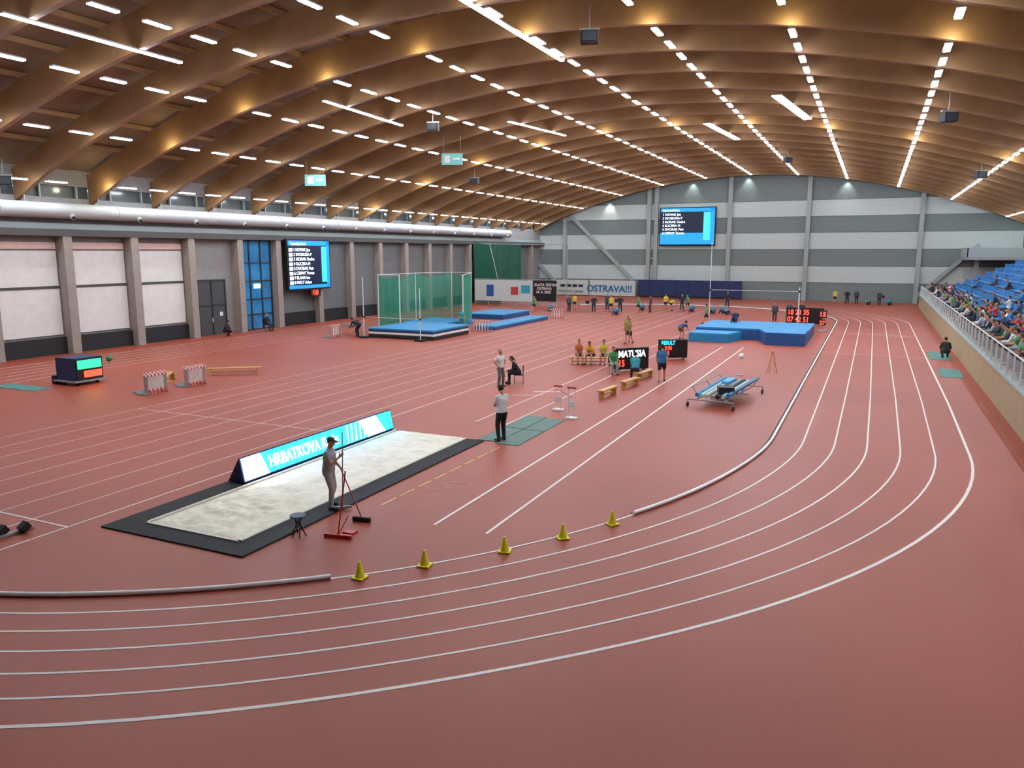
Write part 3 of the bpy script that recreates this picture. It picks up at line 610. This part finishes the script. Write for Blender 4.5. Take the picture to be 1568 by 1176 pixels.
chair(-11.5,36.7,math.radians(-150)); person('seated_official',-11.5,36.7,-60,'sit','#2f8a4a','#8f9a90',1.75,**V)
person('seated_official',-10.0,35.5,110,'sitfwd','#2f8fa0','#22303c',1.75,0.0,**V)
person('walking_official',-8.65,35.2,100,'walk','#2a6f9a','#20242a',1.8,shorts=True,**V)
person('standing_athlete',-28.8,52.6,-60,'stand','#2f8c8e','#2a6f7a',1.72,fem=True,**V)
person('bending_official',-33.5,45.6,180,'bend','#1d1f24','#202228',1.78,sleeve=2,**V)
person('crouching_official',4.1,50.2,100,'crouch','#181a1e','#181a1e',1.8,z=.02,sleeve=2,**V)
person('seated_official',-42.6,46.2,0,'sit','#1c1e24','#20222a',1.75,sleeve=2,**V); chair(-42.6,46.2,-math.pi/2)
person('crouching_official',-42.5,41.9,20,'crouch','#2c1e22','#20222a',1.7,sleeve=2,**V)
person('seated_athlete',-9.3,60.2,-90,'ground','#1c2b4a','#1c2238',1.75,z=.81,**V)
person('standing_athlete',-11.9,53.6,60,'bend','#23406a','#7a5a48',1.7,shorts=True,**V)
fv=[person_mesh('athlete_mesh',p,t,bo,shorts=s,fem=f,vox=.03,detail=False,sleeve=sl) for p,t,bo,s,f,sl in [
 ('stand','#c9b93a','#1d2230',1,0,.4),('hips','#23262e','#23262e',0,1,2),('walk','#3f8f5a','#1c1d22',1,1,.3),('sit','#c04038','#22242a',0,0,.5),('ground','#3c7f9a','#2a2b30',0,1,.5),('stand','#3b4252','#2a2c33',0,0,2),('bend','#c7c832','#20222a',1,0,.5)]]
for x,y,i,f in [(-24,75.5,0,-90),(-23.3,76.3,1,-60),(-21,75,2,-90),(-20.3,77,5,-150),(-19.6,80.5,0,-90),(-18.9,80,6,0),(-18,81,1,-90),(-17.3,80.5,2,-120),(-16.6,79.5,4,-90),(-28.2,74.5,5,-45),(-25.6,74.8,1,-90),(-28.5,77,0,-90),(-25.2,78,5,-90),(-30,74,4,-80),(-14.2,78,4,-90),(-13.4,79,4,-100),(-12.8,77.5,4,-60),(-21.7,79,4,-90),(-6.5,72,5,-90),(-5.5,72.2,1,-90),(-7.6,71,5,-90),(-2.6,99,1,-90),(-1.6,99.5,5,-90),(-.3,99,4,-90),(.8,98.6,5,-80),(1.9,99.2,4,-90),(-3.9,98.5,0,-90),(-31,72,2,-90),(-14.5,88,1,-90),(-12.6,66,2,30),(-22.5,72.5,4,-90)]:
    place(fv[i],'distant_athlete' if i in(0,2,4,6) else 'distant_official',x,y,0,f,1.72)
sv=[person_mesh('spectator_mesh',p,t,bo,vox=.026,detail=True,hair=hh,fem=f,sleeve=sl) for p,t,bo,hh,f,sl in [
 ('rail','#2b3138','#23262c','#2a1d15',0,2),('rail','#8b9aa2','#2a3140','#5a3d26',1,2),('clap','#d8d9d8','#3a4150','#2a1d15',0,.5),('clap','#b8443c','#2a2c33','#8a6a3a',1,2),
 ('sit','#2f6da0','#20242c','#1c1714',0,2),('sit','#c8c3b8','#33363c','#4a3020',1,.5),('sitfwd','#25282e','#2a2c33','#6a4a2c',0,2),('rail','#4f8a4c','#30343c','#1c1714',0,.5),('sit','#4a4f58','#2b2e36','#2a1d15',1,2),('rail','#c9cdd0','#3f4a5c','#8a6a3a',1,2),('stand','#3a4a60','#23262c','#2a1d15',0,2)]]
stn=[0,1,7,9,10,0]; sit=[2,3,4,5,6,8,6]
y=31
while y<92:
    i=random.choice(stn); place(sv[i],'spectator',5.4+random.random()*.15,y,1.25,180+random.uniform(-25,15),random.uniform(1.6,1.82)); y+=random.uniform(.65,1.5) if y<56 or random.random()<.35 else random.uniform(1.2,4)
y=36
while y<80:
    place(sv[random.choice(stn[2:])],'spectator',6.1+random.random()*.15,y,1.25,180+random.uniform(-35,35),random.uniform(1.6,1.82)); y+=random.uniform(2,6)
for k in range(9):
    x=6.6+k*.85+.42; z=1.25+(k+1)*.4-.04
    for yy in np.arange(25,95,.52):
        if int(yy/9)!=int((yy+.9)/9): continue
        pr=(.24,.09,.04,.02,.015,.01,.01,.01,.0)[k]*(1.2 if yy<60 else .4)
        if random.random()<pr: place(sv[random.choice(sit)],'spectator',x,yy,z,180+random.uniform(-15,15),random.uniform(1.55,1.75))

# ------------------------------------------------ world, camera
w=D.worlds.new('World'); C.scene.world=w; w.use_nodes=True; w.node_tree.nodes['Background'].inputs[0].default_value=(.55,.6,.65,1); w.node_tree.nodes['Background'].inputs[1].default_value=.05
cam=D.cameras.new('camera'); cam.sensor_width=36; cam.lens=27.05; cam.clip_end=400; co=D.objects.new('camera',cam); C.collection.objects.link(co)
co.location=(0,0,6); co.rotation_euler=(math.radians(90-9.7),0,math.radians(24.95)); C.scene.camera=co
C.scene.view_settings.view_transform='Standard'; C.scene.view_settings.exposure=0.1
